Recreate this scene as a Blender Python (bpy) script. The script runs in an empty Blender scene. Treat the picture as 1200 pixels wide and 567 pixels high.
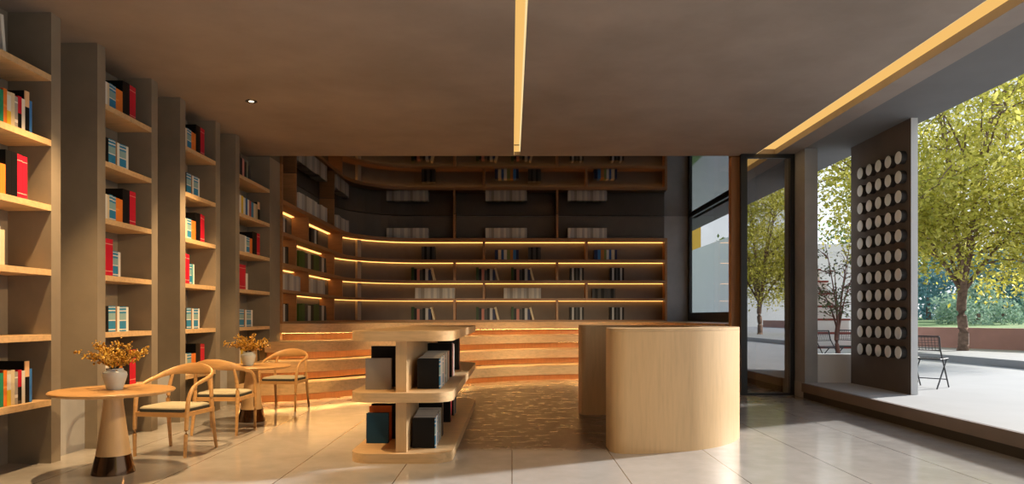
import bpy, bmesh, math, random
from mathutils import Vector, Matrix
rnd = random.Random(7)
PI = math.pi
sc = bpy.context.scene
COL = sc.collection
F = 820.0; HX = 600.0; HY = 371.0; EYE = 1.35      # focal length in pixels, vanishing point, eye height

# ------------------------------------------------------------------ materials
def new_mat(name):
    m = bpy.data.materials.new(name); m.use_nodes = True
    nt = m.node_tree; b = nt.nodes['Principled BSDF']
    return m, nt, b
def setin(b, **kw):
    for k, v in kw.items():
        s = b.inputs[k.replace('_', ' ')]
        s.default_value = (*v, 1) if isinstance(v, tuple) and len(v) == 3 else v
def plain(name, col, rough=.5, metal=0.0, spec=.5):
    m, nt, b = new_mat(name)
    setin(b, Base_Color=col, Roughness=rough, Metallic=metal)
    b.inputs['Specular IOR Level'].default_value = spec
    return m
def coords(nt, kind='Object', scale=(1, 1, 1)):
    t = nt.nodes.new('ShaderNodeTexCoord'); mp = nt.nodes.new('ShaderNodeMapping')
    mp.inputs['Scale'].default_value = scale
    nt.links.new(t.outputs[kind], mp.inputs['Vector'])
    return mp.outputs['Vector']
def noise(nt, vec, scale, detail=4, rough=.55):
    n = nt.nodes.new('ShaderNodeTexNoise'); n.inputs['Scale'].default_value = scale
    n.inputs['Detail'].default_value = detail; n.inputs['Roughness'].default_value = rough
    nt.links.new(vec, n.inputs['Vector']); return n.outputs['Fac']
def ramp(nt, fac, stops):
    r = nt.nodes.new('ShaderNodeValToRGB'); e = r.color_ramp.elements
    while len(e) < len(stops): e.new(.5)
    for i, (p, c) in enumerate(stops):
        e[i].position = p; e[i].color = (*c, 1) if len(c) == 3 else c
    nt.links.new(fac, r.inputs['Fac']); return r.outputs['Color']
def maprange(nt, v, a, b, c, d):
    n = nt.nodes.new('ShaderNodeMapRange')
    for i, x in zip((1, 2, 3, 4), (a, b, c, d)): n.inputs[i].default_value = x
    nt.links.new(v, n.inputs[0]); return n.outputs[0]
def mmath(nt, op, a, b=None):
    n = nt.nodes.new('ShaderNodeMath'); n.operation = op
    for i, v in enumerate((a, b)):
        if v is None: continue
        if isinstance(v, (int, float)): n.inputs[i].default_value = v
        else: nt.links.new(v, n.inputs[i])
    return n.outputs[0]
def bump(nt, b, fac, strength, dist=.01):
    n = nt.nodes.new('ShaderNodeBump'); n.inputs['Strength'].default_value = strength
    n.inputs['Distance'].default_value = dist
    nt.links.new(fac, n.inputs['Height']); nt.links.new(n.outputs['Normal'], b.inputs['Normal'])
def wood(name, c, vert=True, rough=.42, k=1.0):
    m, nt, b = new_mat(name)
    v = coords(nt, 'Object', (14, 14, 1.1) if vert else (1.3, 9, 14) )
    f = noise(nt, v, 2.2, 6, .62)
    col = ramp(nt, f, [(.28, tuple(x * (1 - .2 * k) for x in c)), (.5, c), (.75, tuple(min(1, x * (1 + .14 * k)) for x in c))])
    nt.links.new(col, b.inputs['Base Color']); b.inputs['Roughness'].default_value = rough
    bump(nt, b, f, .06)
    return m
def concrete(name, c, var=.14, scale=1.6, rough=.75, spec=.3):
    m, nt, b = new_mat(name)
    v = coords(nt)
    f = noise(nt, v, scale, 7, .6)
    col = ramp(nt, f, [(.3, tuple(x * (1 - var) for x in c)), (.7, tuple(x * (1 + var) for x in c))])
    nt.links.new(col, b.inputs['Base Color']); b.inputs['Roughness'].default_value = rough
    b.inputs['Specular IOR Level'].default_value = spec
    bump(nt, b, noise(nt, v, 40, 3), .04)
    return m
def emit(name, col, s):
    m = bpy.data.materials.new(name); m.use_nodes = True; nt = m.node_tree; nt.nodes.clear()
    e = nt.nodes.new('ShaderNodeEmission'); e.inputs[0].default_value = (*col, 1); e.inputs[1].default_value = s
    o = nt.nodes.new('ShaderNodeOutputMaterial'); nt.links.new(e.outputs[0], o.inputs[0]); return m
def leafmat(name, stops, rough=.5, transl=.35):
    m, nt, b = new_mat(name)
    g = nt.nodes.new('ShaderNodeNewGeometry')
    col = ramp(nt, g.outputs['Random Per Island'], stops)
    nt.links.new(col, b.inputs['Base Color']); b.inputs['Roughness'].default_value = rough
    t = nt.nodes.new('ShaderNodeBsdfTranslucent'); nt.links.new(col, t.inputs['Color'])
    mx = nt.nodes.new('ShaderNodeMixShader'); mx.inputs[0].default_value = transl
    out = nt.nodes['Material Output']
    nt.links.new(b.outputs[0], mx.inputs[1]); nt.links.new(t.outputs[0], mx.inputs[2]); nt.links.new(mx.outputs[0], out.inputs[0])
    return m

OAK = (.64, .43, .225)
M = {}
M['oak'] = wood('oak', OAK, False)
M['oak_v'] = wood('oak_vertical', (.66, .44, .225), True, .42, .5)
M['oak_chair'] = wood('oak_chair', (.58, .33, .13), False, .38)
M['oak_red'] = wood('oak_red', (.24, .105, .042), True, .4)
M['oak_post'] = wood('oak_post', (.52, .26, .11), True, .4)
M['oak_case'] = wood('oak_case', (.40, .20, .082), False, .42)
M['wall'] = concrete('plaster', (.25, .207, .156))
M['ceil'] = concrete('ceiling_plaster', (.30, .255, .225), .16, .8)
M['greywall'] = concrete('grey_plaster', (.40, .40, .405))
M['soffit'] = concrete('soffit_plaster', (.17, .17, .175), .06)
M['panelbrown'] = concrete('panel_brown', (.13, .11, .098), .12)
M['kerb'] = concrete('kerb_brown', (.20, .165, .148), .1)
M['dark'] = plain('recess_shade', (.03, .025, .02), .7)
M['white'] = concrete('white_render', (.74, .74, .74), .03, 1.0, .8)
M['terr'] = concrete('terrace_stone', (.43, .43, .43), .07, .7, .7)
M['bedkerb'] = concrete('bed_kerb', (.40, .40, .40), .08)
M['redwall'] = concrete('red_wall', (.42, .235, .20), .1)
M['redtread'] = plain('red_tread', (.22, .04, .03), .7)
M['yellow'] = plain('yellow_render', (.80, .46, .06), .7)
M['black'] = plain('black_metal', (.012, .012, .013), .4)
M['wire'] = plain('dark_wire', (.03, .03, .032), .45)
M['backpanel'] = concrete('back_panel', (.17, .145, .125), .1)
M['palepost'] = plain('pale_post', (.5, .42, .33), .5)
M['bronze'] = plain('bronze', (.13, .075, .045), .16, 1.0)
M['steel'] = plain('steel', (.6, .58, .55), .25, 1.0)
M['stud_side'] = plain('stud_side', (.03, .026, .024), .6)
M['stud_cap'] = plain('stud_cap', (.86, .93, .97), .3)
M['cushion'] = concrete('cushion_cloth', (.42, .385, .28), .05, 30, .9)
M['cushion_dark'] = plain('cushion_dark', (.035, .04, .038), .8)
M['vase'] = concrete('vase_glaze', (.50, .56, .60), .05, 6, .4)
M['pages'] = plain('paper', (.72, .68, .58), .85)
M['stem'] = plain('dark_stem', (.06, .04, .02), .7)
M['gold'] = leafmat('golden_leaf', [(0, (.30, .13, .015)), (.5, (.55, .30, .03)), (1, (.78, .50, .10))], .3, .15)
M['bark'] = concrete('bark', (.19, .125, .095), .45, 9, .9)
M['barkred'] = concrete('bark_red', (.17, .08, .06), .3, 9, .9)
M['leaf'] = leafmat('tree_leaf', [(0, (.26, .26, .035)), (.5, (.54, .51, .07)), (1, (.78, .71, .19))], .5, .5)
M['leafgreen'] = leafmat('green_leaf', [(0, (.05, .10, .02)), (1, (.19, .27, .06))], .5, .4)
M['leafdark'] = leafmat('maple_leaf', [(0, (.05, .065, .03)), (1, (.13, .15, .06))], .5, .3)
M['far1'] = leafmat('haze_teal', [(0, (.10, .23, .26)), (1, (.17, .32, .35))], .8, .3)  # blue-green of distance haze put into the leaf colour
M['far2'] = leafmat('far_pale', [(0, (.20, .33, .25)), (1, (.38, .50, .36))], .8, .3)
M['lawn'] = concrete('lawn', (.20, .30, .10), .3, .6, .9)
M['led'] = emit('led_warm', (2.4, 1.08, .27), 1.25)
M['ledstep'] = emit('led_orange', (1.0, .50, .14), 42.0)
M['strip'] = emit('ceiling_light', (.93, .53, .155), 1.0)
M['stripside'] = emit('ceiling_light_bright', (1.0, .74, .36), 1.0)
M['lens'] = emit('downlight_lens', (1.0, .85, .6), 6.0)

# mirror-finish dark ceiling of the library
m, nt, b = new_mat('dark_mirror'); setin(b, Base_Color=(.26, .245, .235), Metallic=1.0, Roughness=.035); M['mirror'] = m
# tinted reflective glass
def glass(name, tint, refl):
    m = bpy.data.materials.new(name); m.use_nodes = True; nt = m.node_tree; nt.nodes.clear()
    t = nt.nodes.new('ShaderNodeBsdfTransparent'); t.inputs[0].default_value = (*tint, 1)
    g = nt.nodes.new('ShaderNodeBsdfGlossy'); g.inputs['Roughness'].default_value = .01; g.inputs[0].default_value = (.9, .9, .9, 1)
    x = nt.nodes.new('ShaderNodeMixShader'); x.inputs[0].default_value = refl
    o = nt.nodes.new('ShaderNodeOutputMaterial')
    nt.links.new(t.outputs[0], x.inputs[1]); nt.links.new(g.outputs[0], x.inputs[2]); nt.links.new(x.outputs[0], o.inputs[0]); return m
M['doorglass'] = glass('door_glass', (.45, .44, .44), .42)
M['winglass'] = glass('window_glass', (.96, .96, .97), .14)

# polished tiled floor
m, nt, b = new_mat('floor_tile')
v = coords(nt)
n1 = noise(nt, v, .9, 8, .62); n2 = noise(nt, v, 5, 6, .6)
mixn = mmath(nt, 'ADD', mmath(nt, 'MULTIPLY', n1, .65), mmath(nt, 'MULTIPLY', n2, .35))
col = ramp(nt, mixn, [(.32, (.33, .315, .30)), (.52, (.385, .37, .355)), (.70, (.42, .405, .39))])
sx = nt.nodes.new('ShaderNodeSeparateXYZ'); nt.links.new(v, sx.inputs[0])
def groove(sock, pitch, w):
    a = mmath(nt, 'ADD', sock, pitch * 100 + pitch / 2)
    a = mmath(nt, 'MODULO', a, pitch)
    a = mmath(nt, 'ABSOLUTE', mmath(nt, 'SUBTRACT', a, pitch / 2))
    return mmath(nt, 'LESS_THAN', a, w)
gl = groove(sx.outputs[0], .967, .004)
mc = nt.nodes.new('ShaderNodeMix'); mc.data_type = 'RGBA'
nt.links.new(gl, mc.inputs[0]); nt.links.new(col, mc.inputs[6]); mc.inputs[7].default_value = (.13, .12, .11, 1)
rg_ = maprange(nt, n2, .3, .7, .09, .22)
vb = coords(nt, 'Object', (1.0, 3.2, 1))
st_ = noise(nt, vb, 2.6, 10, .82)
refl_streaks = ramp(nt, st_, [(.36, (.045, .022, .012)), (.5, (.105, .056, .032)), (.66, (.22, .135, .085))])  # brown streaks paint warm reflections and shade into the tile colour
def sstep(sock, a, c):
    n = nt.nodes.new('ShaderNodeMapRange'); n.interpolation_type = 'SMOOTHSTEP'
    n.inputs[1].default_value = a; n.inputs[2].default_value = c
    nt.links.new(sock, n.inputs[0]); return n.outputs[0]
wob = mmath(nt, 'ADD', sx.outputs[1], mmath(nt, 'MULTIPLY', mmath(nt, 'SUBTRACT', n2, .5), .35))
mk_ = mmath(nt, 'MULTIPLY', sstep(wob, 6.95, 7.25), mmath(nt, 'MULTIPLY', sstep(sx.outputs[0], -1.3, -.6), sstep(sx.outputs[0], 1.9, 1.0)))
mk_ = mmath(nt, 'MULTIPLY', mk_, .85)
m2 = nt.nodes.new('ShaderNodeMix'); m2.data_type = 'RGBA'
nt.links.new(mk_, m2.inputs[0]); nt.links.new(mc.outputs[2], m2.inputs[6]); nt.links.new(refl_streaks, m2.inputs[7])
m3 = nt.nodes.new('ShaderNodeMix'); m3.data_type = 'RGBA'
nt.links.new(mmath(nt, 'MULTIPLY', gl, .8), m3.inputs[0]); nt.links.new(m2.outputs[2], m3.inputs[6]); m3.inputs[7].default_value = (.06, .045, .035, 1)
nt.links.new(m3.outputs[2], b.inputs['Base Color'])
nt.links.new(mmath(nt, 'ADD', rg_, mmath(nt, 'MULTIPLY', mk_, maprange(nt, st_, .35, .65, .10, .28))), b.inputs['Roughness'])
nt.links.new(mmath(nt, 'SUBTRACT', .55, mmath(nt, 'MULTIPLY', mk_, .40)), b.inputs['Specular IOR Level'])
bump(nt, b, n2, .05)
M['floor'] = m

def shade_of(col, bands=None, rough=.45):
    key = ('bk', col, bands)
    if key in M: return M[key]
    m, nt, b = new_mat('book_cloth')
    b.inputs['Specular IOR Level'].default_value = .25
    b.inputs['Roughness'].default_value = rough
    if bands:
        t = nt.nodes.new('ShaderNodeTexCoord'); s = nt.nodes.new('ShaderNodeSeparateXYZ')
        nt.links.new(t.outputs['Generated'], s.inputs[0])
        r = nt.nodes.new('ShaderNodeValToRGB'); r.color_ramp.interpolation = 'CONSTANT'
        e = r.color_ramp.elements
        while len(e) < len(bands): e.new(.5)
        for i, (p, c) in enumerate(bands):
            e[i].position = p; e[i].color = (*c, 1)
        nt.links.new(s.outputs[2], r.inputs['Fac']); nt.links.new(r.outputs['Color'], b.inputs['Base Color'])
    else:
        b.inputs['Base Color'].default_value = (*col, 1)
    M[key] = m; return m

# ------------------------------------------------------------------ mesh helpers
def bx(bm, x0, x1, y0, y1, z0, z1, mi=0):
    vs = [bm.verts.new(p) for p in ((x0, y0, z0), (x1, y0, z0), (x1, y1, z0), (x0, y1, z0), (x0, y0, z1), (x1, y0, z1), (x1, y1, z1), (x0, y1, z1))]
    fs = []
    for f in ((0, 3, 2, 1), (4, 5, 6, 7), (0, 1, 5, 4), (1, 2, 6, 5), (2, 3, 7, 6), (3, 0, 4, 7)):
        fc = bm.faces.new([vs[i] for i in f]); fc.material_index = mi; fs.append(fc)
    return fs
def bevel(bm, w, seg=2, ang=.6):
    ed = [e for e in bm.edges if len(e.link_faces) == 2 and e.calc_face_angle(0) > ang]
    bmesh.ops.bevel(bm, geom=ed, offset=w, segments=seg, affect='EDGES', profile=.5)
def mk(name, bm, mats, parent=None, smooth=False, **props):
    me = bpy.data.meshes.new(name)
    bmesh.ops.recalc_face_normals(bm, faces=bm.faces[:])
    if smooth:
        for f in bm.faces: f.smooth = True
    bm.to_mesh(me); bm.free()
    if smooth and hasattr(me, 'set_sharp_from_angle'): me.set_sharp_from_angle(angle=math.radians(40))
    for mm in (mats if isinstance(mats, (list, tuple)) else [mats]): me.materials.append(mm)
    o = bpy.data.objects.new(name, me); COL.objects.link(o)
    if parent: o.parent = parent
    for k, val in props.items(): o[k] = val
    return o
def box(name, x0, x1, y0, y1, z0, z1, mat, parent=None, bev=0.0, **props):
    bm = bmesh.new(); bx(bm, x0, x1, y0, y1, z0, z1)
    if bev: bevel(bm, bev)
    return mk(name, bm, mat, parent, **props)
def thing(name, label, cat, loc=(0, 0, 0), rz=0, group=None):
    o = bpy.data.objects.new(name, None); COL.objects.link(o)
    o.empty_display_size = .1
    o.location = loc; o.rotation_euler = (0, 0, rz); o['label'] = label; o['category'] = cat
    if group: o['group'] = group
    return o
def tag(o, label, cat, group=None, kind=None):
    o['label'] = label; o['category'] = cat
    if group: o['group'] = group
    if kind: o['kind'] = kind
    return o
def copytree(o, parent=None):
    c = o.copy(); COL.objects.link(c); c.parent = parent
    for ch in list(o.children): copytree(ch, c)
    return c
def catmull(pts, n=6):
    P = [Vector(p) for p in pts]; out = []
    for i in range(len(P) - 1):
        p0 = P[max(i - 1, 0)]; p1 = P[i]; p2 = P[i + 1]; p3 = P[min(i + 2, len(P) - 1)]
        for k in range(n):
            t = k / n
            out.append(.5 * ((2 * p1) + (-p0 + p2) * t + (2 * p0 - 5 * p1 + 4 * p2 - p3) * t * t + (-p0 + 3 * p1 - 3 * p2 + p3) * t ** 3))
    out.append(P[-1]); return out
def sweep(bm, pts, radii, seg=8, up=Vector((0, 0, 1)), mi=0):
    """radii: list of (a, b): a sideways, b upwards"""
    pts = [Vector(p) for p in pts]; rings = []
    for i, p in enumerate(pts):
        t = (pts[min(i + 1, len(pts) - 1)] - pts[max(i - 1, 0)]).normalized()
        s = t.cross(up)
        if s.length < .05: s = t.cross(Vector((0, 1, 0)))
        s.normalize(); u = s.cross(t).normalized()
        r = radii[i] if isinstance(radii, list) else radii
        a, bb = r if isinstance(r, tuple) else (r, r)
        rings.append([bm.verts.new(p + s * a * math.cos(2 * PI * k / seg) + u * bb * math.sin(2 * PI * k / seg)) for k in range(seg)])
    for i in range(len(rings) - 1):
        for k in range(seg):
            f = bm.faces.new((rings[i][k], rings[i][(k + 1) % seg], rings[i + 1][(k + 1) % seg], rings[i + 1][k])); f.material_index = mi
    bm.faces.new(rings[0][::-1]); bm.faces.new(rings[-1])
def lathe(bm, prof, seg=40, mi=0):
    rings = []
    for r, z in prof:
        rings.append([bm.verts.new((r * math.cos(2 * PI * k / seg), r * math.sin(2 * PI * k / seg), z)) for k in range(seg)])
    for i in range(len(rings) - 1):
        for k in range(seg):
            f = bm.faces.new((rings[i][k], rings[i][(k + 1) % seg], rings[i + 1][(k + 1) % seg], rings[i + 1][k])); f.material_index = mi
    bm.faces.new(rings[0][::-1]); bm.faces.new(rings[-1])
def prism(bm, outline, z0, z1):
    lo = [bm.verts.new((x, y, z0)) for x, y in outline]; hi = [bm.verts.new((x, y, z1)) for x, y in outline]
    n = len(lo)
    for i in range(n): bm.faces.new((lo[i], lo[(i + 1) % n], hi[(i + 1) % n], hi[i]))
    bm.faces.new(lo[::-1]); bm.faces.new(hi)
def roundrect(x0, x1, y0, y1, r, n=10):
    pts = []
    for cx, cy, a0 in ((x1 - r, y1 - r, 0), (x0 + r, y1 - r, 90), (x0 + r, y0 + r, 180), (x1 - r, y0 + r, 270)):
        for k in range(n + 1):
            a = math.radians(a0 + 90 * k / n); pts.append((cx + r * math.cos(a), cy + r * math.sin(a)))
    return pts

# ------------------------------------------------------------------ room shell
XW = -4.24; XB = -4.64; ZC = 4.15; YE = 12.19; YB = 19.52; XR = 4.93
S = 'structure'
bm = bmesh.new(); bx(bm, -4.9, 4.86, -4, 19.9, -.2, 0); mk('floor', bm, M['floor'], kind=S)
bm = bmesh.new()
for x0, x1 in ((-4.9, .03), (.14, 4.20), (4.55, 4.87)): bx(bm, x0, x1, -4, YE - .06, ZC, ZC + .35)
bx(bm, -4.9, 4.87, YE - .06, YE, ZC, ZC + .35)
bx(bm, .03, .14, -4, YE - .06, ZC + .14, ZC + .35); bx(bm, 4.20, 4.55, -4, YE - .06, ZC + .14, ZC + .35)
mk('ceiling', bm, M['ceil'], kind=S)
bm = bmesh.new(); bx(bm, 4.87, 5.90, -4, 24, ZC, ZC + .35); mk('eave', bm, M['soffit'], kind=S)
bm = bmesh.new(); bx(bm, -4.9, XR + .3, YE, 19.9, ZC, ZC + .35); mk('ceiling_library', bm, M['mirror'], kind=S)
bm = bmesh.new(); bx(bm, -4.9, XB, -4, 19.9, 0, ZC); mk('wall_left', bm, M['wall'], kind=S)
bm = bmesh.new(); bx(bm, -4.64, XR + .03, YB, 19.9, 0, ZC); mk('wall_back', bm, M['greywall'], kind=S)
bm = bmesh.new(); bx(bm, -4.64, 4.86, -4.3, -4, 0, ZC + .3); mk('wall_rear', bm, M['wall'], kind=S)
bm = bmesh.new(); bx(bm, XR, XR + .3, 12.35, 14.2, 0, ZC); bx(bm, XR, XR + .3, 14.2, YB, 0, 1.24); mk('wall_right', bm, M['greywall'], kind=S)
pil = [(5.37, 5.51), (6.439, 6.573), (7.157, 7.297), (8.23, 8.372), (8.938, 9.085), (10.009, 10.167), (10.731, 10.886), (12.243, 12.78)]
for a, c in pil:
    bm = bmesh.new(); bx(bm, XB, XW, a, c, 0, ZC); mk('pilaster', bm, M['wall'], kind=S)
for k, (a, c, h) in enumerate(((6.573, 7.157, .57), (8.372, 8.938, .61), (10.167, 10.731, .60))):
    bm = bmesh.new(); bx(bm, XB, -4.37, a, c, 0, h); mk('trim_%d' % (k + 1), bm, M['greywall'], kind=S)
# wood partition beside the door, column and low wall on the terrace edge
box('trim_4', 3.852, 4.28, 12.28, 12.44, 0, ZC, M['oak_post'], kind=S)
box('column', 4.872, 5.085, 11.64, 12.34, 0, ZC, M['greywall'], kind=S)
box('wall_terrace', 5.085, 5.98, 11.64, 11.92, .25, .725, M['white'], kind=S)
# terrace slab with kerb
bm = bmesh.new(); bx(bm, 4.86, 10.75, -40, 60, -.2, .25); mk('terrace', bm, M['terr'], kind=S)
bm = bmesh.new(); bx(bm, 4.80, 4.86, -4, 11.6, .11, .25, 0); bx(bm, 4.83, 4.86, -4, 11.6, 0, .11, 1)  # lower strip coloured near black to paint the shade under the edge
mk('kerb', bm, [M['kerb'], M['dark']], kind=S)
# window in the right wall of the library
w = mk('window_1', (lambda q: (bx(q, XR - .03, XR + .04, 19.30, YB, 1.24, ZC), bx(q, XR - .03, XR + .04, 14.2, 19.30, 1.24, 1.46), bx(q, XR - .03, XR + .04, 14.2, 14.35, 1.46, ZC), bx(q, XR - .03, XR + .04, 14.35, 19.30, ZC - .07, ZC), q)[-1])(bmesh.new()), M['black'], kind=S)
box('pane', XR + .0, XR + .008, 14.35, 19.30, 1.46, ZC - .07, M['winglass'], w)
# tinted sliding glass door panel
d = mk('door_1', (lambda q: (bx(q, 3.945, 4.05, 12.04, 12.12, 0, ZC), bx(q, 4.79, 4.865, 12.04, 12.12, 0, ZC), bx(q, 4.05, 4.79, 12.04, 12.12, 0, .04), bx(q, 4.05, 4.79, 12.04, 12.12, ZC - .07, ZC), q)[-1])(bmesh.new()), M['black'], kind=S)
box('pane', 4.05, 4.79, 12.076, 12.086, .04, ZC - .07, M['doorglass'], d)

# ------------------------------------------------------------------ ceiling lights and added fill spots
t = thing('linear_light', 'narrow warm strip of light running down the middle of the ceiling', 'light', (0, 0, ZC))
box('diffuser', .03, .14, -3.9, YE - .30, .125, .14, M['strip'], t)
box('side_diffuser', .124, .14, -3.9, YE - .30, .004, .125, M['stripside'], t)
box('housing', .03, .036, -3.9, YE - .06, .0, .125, M['strip'], t)
box('end_cap', .03, .14, YE - .16, YE - .06, .06, .14, M['strip'], t)
t = thing('linear_light', 'wide warm strip of light along the open terrace side of the ceiling', 'light', (0, 0, ZC))
box('diffuser', 4.20, 4.55, -3.9, YE - .08, .10, .14, M['strip'], t)
box('housing', 4.20, 4.206, -3.9, YE - .08, .0, .10, M['stripside'], t)
def downlight(x, y, label):
    t = thing('downlight', label, 'light', (x, y, ZC))
    bm = bmesh.new()
    n = 24
    rr = [(.075, 0), (.075, -.006), (.055, -.008), (.048, .0)]
    rings = [[bm.verts.new((r * math.cos(2 * PI * k / n), r * math.sin(2 * PI * k / n), z)) for k in range(n)] for r, z in rr]
    for i in range(3):
        for k in range(n): bm.faces.new((rings[i][k], rings[i][(k + 1) % n], rings[i + 1][(k + 1) % n], rings[i + 1][k]))
    mk('trim_ring', bm, M['black'], t, True)
    bm = bmesh.new(); bmesh.ops.create_circle(bm, cap_ends=True, radius=.03, segments=20); bmesh.ops.translate(bm, verts=bm.verts, vec=(0, 0, -.003)); mk('lens', bm, M['lens'], t)
downlight(-3.39, 9.10, 'small round black recessed downlight in the ceiling above the far table')
def spot(x, y, z, e, size, col=(1, .74, .44), blend=.6, tgt=None, r=.06):
    l = bpy.data.lights.new('spot', 'SPOT'); l.energy = e; l.color = col; l.spot_size = math.radians(size); l.spot_blend = blend; l.shadow_soft_size = r
    o = bpy.data.objects.new('spot_light', l); COL.objects.link(o); o.location = (x, y, z)
    if tgt:
        o.rotation_euler = (Vector(tgt) - Vector((x, y, z))).to_track_quat('-Z', 'Y').to_euler()
    return o
SP = (1, .64, .30)
spot(-3.45, 6.06, 4.10, 760, 82, SP, r=.035)
spot(-3.39, 9.10, 4.10, 760, 82, SP, r=.035)
spot(3.2, 5.9, 4.10, 950, 40, (1, .68, .34), .8, (-4.24, 7.2, .9), r=.06)  # this and the next: spots added out of view to brighten the left wall
spot(2.6, 5.95, 4.10, 850, 38, (1, .68, .34), .8, (-4.24, 10.4, .9), r=.06)
for x_ in (-1.2, 1.2): spot(x_, 5.7, 4.10, 3600, 27, (1, .78, .5), .8, (x_ * 1.2, 16.0, .55), r=.15)  # pair added out of view to brighten the step risers
spot(-1.0, 4.6, 4.10, 130, 130, SP, .8, r=.12)  # weak fill spot added out of view over the open floor
spot(1.7, 4.6, 4.10, 250, 110, (1, .76, .5), .8, r=.12)  # fill spot added out of view for the desk front

# ------------------------------------------------------------------ bays of wall shelves
ZS = [3.571, 2.974, 2.377, 1.783, 1.187, .588]
BAYS = [(5.51, 6.439), (7.297, 8.23), (9.085, 10.009), (10.886, 12.243)]
BAYN = ['leftmost bay', 'bay behind the near table', 'bay behind the middle chair', 'bay beside the bleacher steps']
ORD = ['first', 'second', 'third', 'fourth', 'fifth', 'sixth', 'seventh', 'eighth', 'ninth', 'tenth', 'eleventh', 'twelfth', 'thirteenth', 'fourteenth', 'fifteenth', 'sixteenth', 'seventeenth', 'eighteenth', 'nineteenth', 'twentieth']
SHN = ['top', 'second', 'third', 'fourth', 'fifth', 'bottom']
for bi, (a, c) in enumerate(BAYS):
    for si, z in enumerate(ZS):
        o = box('wall_shelf', XB, XW, a, c, z - .055, z, M['oak'], bev=.004)
        nm = SHN[si] + ('' if si in (0, 5) else ' from top')
        tag(o, 'oak shelf board, %s in the wall %s' % (nm, BAYN[bi]), 'shelf', 'oak boards of the wall bays')
        if bi: box('light_strip', XB + .02, XB + .05, a + .01, a + .16, z - .066, z - .056, M['led'], o)

# ------------------------------------------------------------------ books: collected first, built after
BOOKS = []
def addbook(pos, rz, w, h, dep, spine, cover=None, bands=None, label='', group='', tilt=0.0, parts=False, col=''):
    BOOKS.append(dict(pos=pos, rz=rz, w=w, h=h, dep=dep, spine=spine, cover=cover or spine, bands=bands, label=label, group=group, tilt=tilt, parts=parts, col=col))
C = dict(white=(.72, .70, .65), cream=(.66, .56, .38), brown=(.30, .17, .08), blue=(.03, .22, .42), orange=(.75, .20, .03), black=(.005, .005, .006),
         red=(.55, .012, .035), yellow=(.70, .48, .04), grey=(.36, .34, .31), green=(.02, .26, .15), peach=(.80, .50, .28), navy=(.015, .03, .10), pink=(.55, .25, .22),
         darkgreen=(.025, .06, .018), darkgrey=(.06, .06, .062), teal=(.03, .30, .38), purple=(.18, .08, .16), silver=(.50, .50, .50))
W_ = C['white']
BB = ((0, C['blue']), (.06, W_), (.10, C['blue']), (.42, W_), (.46, (.25, .40, .42)), (.72, C['blue']), (.8, W_), (.84, C['blue']), (.93, W_), (.96, C['blue']))
RB = ((0, C['red']), (.12, (.75, .35, .30)), (.14, C['red']), (.85, (.75, .35, .30)), (.87, C['red']))
YB_ = ((0, C['yellow']), (.45, W_), (.9, C['cream']))
PB = ((0, C['black']), (.62, C['peach']))
DB = ((0, (.10, .08, .07)), (.1, C['black']), (.5, C['red']))
GB = ((0, C['grey']), (.2, W_), (.3, C['grey']), (.8, W_), (.84, C['grey']))
OB = ((0, C['orange']), (.5, (.82, .30, .06)), (.56, C['orange']))
# (colour word, thickness, height, spine colour, cover colour, bands)
SETA = [('white', .05, .27, W_, None, None), ('brown', .035, .27, C['cream'], C['brown'], None), ('blue', .06, .275, C['blue'], None, BB), ('blue', .06, .275, C['blue'], None, BB),
        ('orange', .065, .262, C['orange'], None, OB), ('orange', .065, .262, C['orange'], None, None), ('tall black', .07, .39, C['black'], None, None), ('tall black', .07, .39, C['black'], None, None),
        ('tall red', .062, .39, C['red'], C['black'], RB), ('tall red', .062, .385, C['red'], C['black'], RB)]
SETB = [('black', .06, .28, C['black'], None, None), ('blue', .065, .28, C['blue'], C['black'], BB), ('blue', .065, .28, C['blue'], C['black'], BB), ('brown', .03, .275, C['brown'], None, None), ('white', .045, .275, W_, None, None),
        ('blue', .065, .275, C['blue'], C['navy'], BB), ('blue', .065, .275, C['blue'], C['navy'], BB), ('white', .045, .27, W_, None, None)]
SETC = [('tall red', .085, .40, C['red'], (.16, .02, .012), RB), ('tall red', .085, .395, C['red'], C['black'], RB), ('blue', .065, .275, C['blue'], None, BB), ('blue', .035, .275, C['teal'], None, BB), ('white', .045, .27, W_, None, None)]
SETD = [('green', .055, .29, C['green'], None, None), ('red', .05, .31, (.6, .08, .04), None, OB), ('yellow and white', .055, .30, W_, None, YB_), ('cream', .055, .305, C['cream'], None, None), ('grey', .045, .285, C['grey'], None, GB),
        ('red and black', .055, .30, C['red'], None, DB), ('white', .05, .29, W_, None, None), ('tall peach and black', .065, .37, C['black'], None, PB), ('blue', .04, .30, (.05, .20, .55), None, None)]
SETE = [('dark', .05, .36, C['darkgrey'], None, None), ('dark', .05, .30, C['black'], None, None), ('pink', .06, .30, C['pink'], None, None), ('black', .06, .27, C['black'], None, None), ('grey green', .05, .31, (.20, .22, .17), None, None), ('dark', .05, .26, C['darkgrey'], None, None)]
SETF = [('white', .06, .30, W_, None, None), ('yellow', .05, .30, C['yellow'], None, None), ('white', .05, .29, W_, None, None), ('blue', .05, .29, (.03, .12, .32), None, None), ('white', .04, .28, W_, None, None), ('red', .05, .28, (.4, .08, .06), None, None), ('blue', .06, .27, C['blue'], None, None),
        ('cream', .055, .27, C['cream'], None, None), ('cream', .05, .27, (.5, .38, .22), None, None), ('tall black', .06, .32, C['black'], None, PB)]
SETG = [('grey', .11, .28, C['grey'], None, None), ('white', .03, .27, W_, None, None), ('blue', .06, .27, C['blue'], None, BB), ('orange', .05, .265, C['orange'], None, None), ('tall black', .09, .38, C['black'], None, None), ('tall red', .06, .38, C['red'], C['black'], RB)]
SETW = [('white', .05, .33, W_, None, None), ('cream', .05, .30, C['cream'], None, None)]
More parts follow.
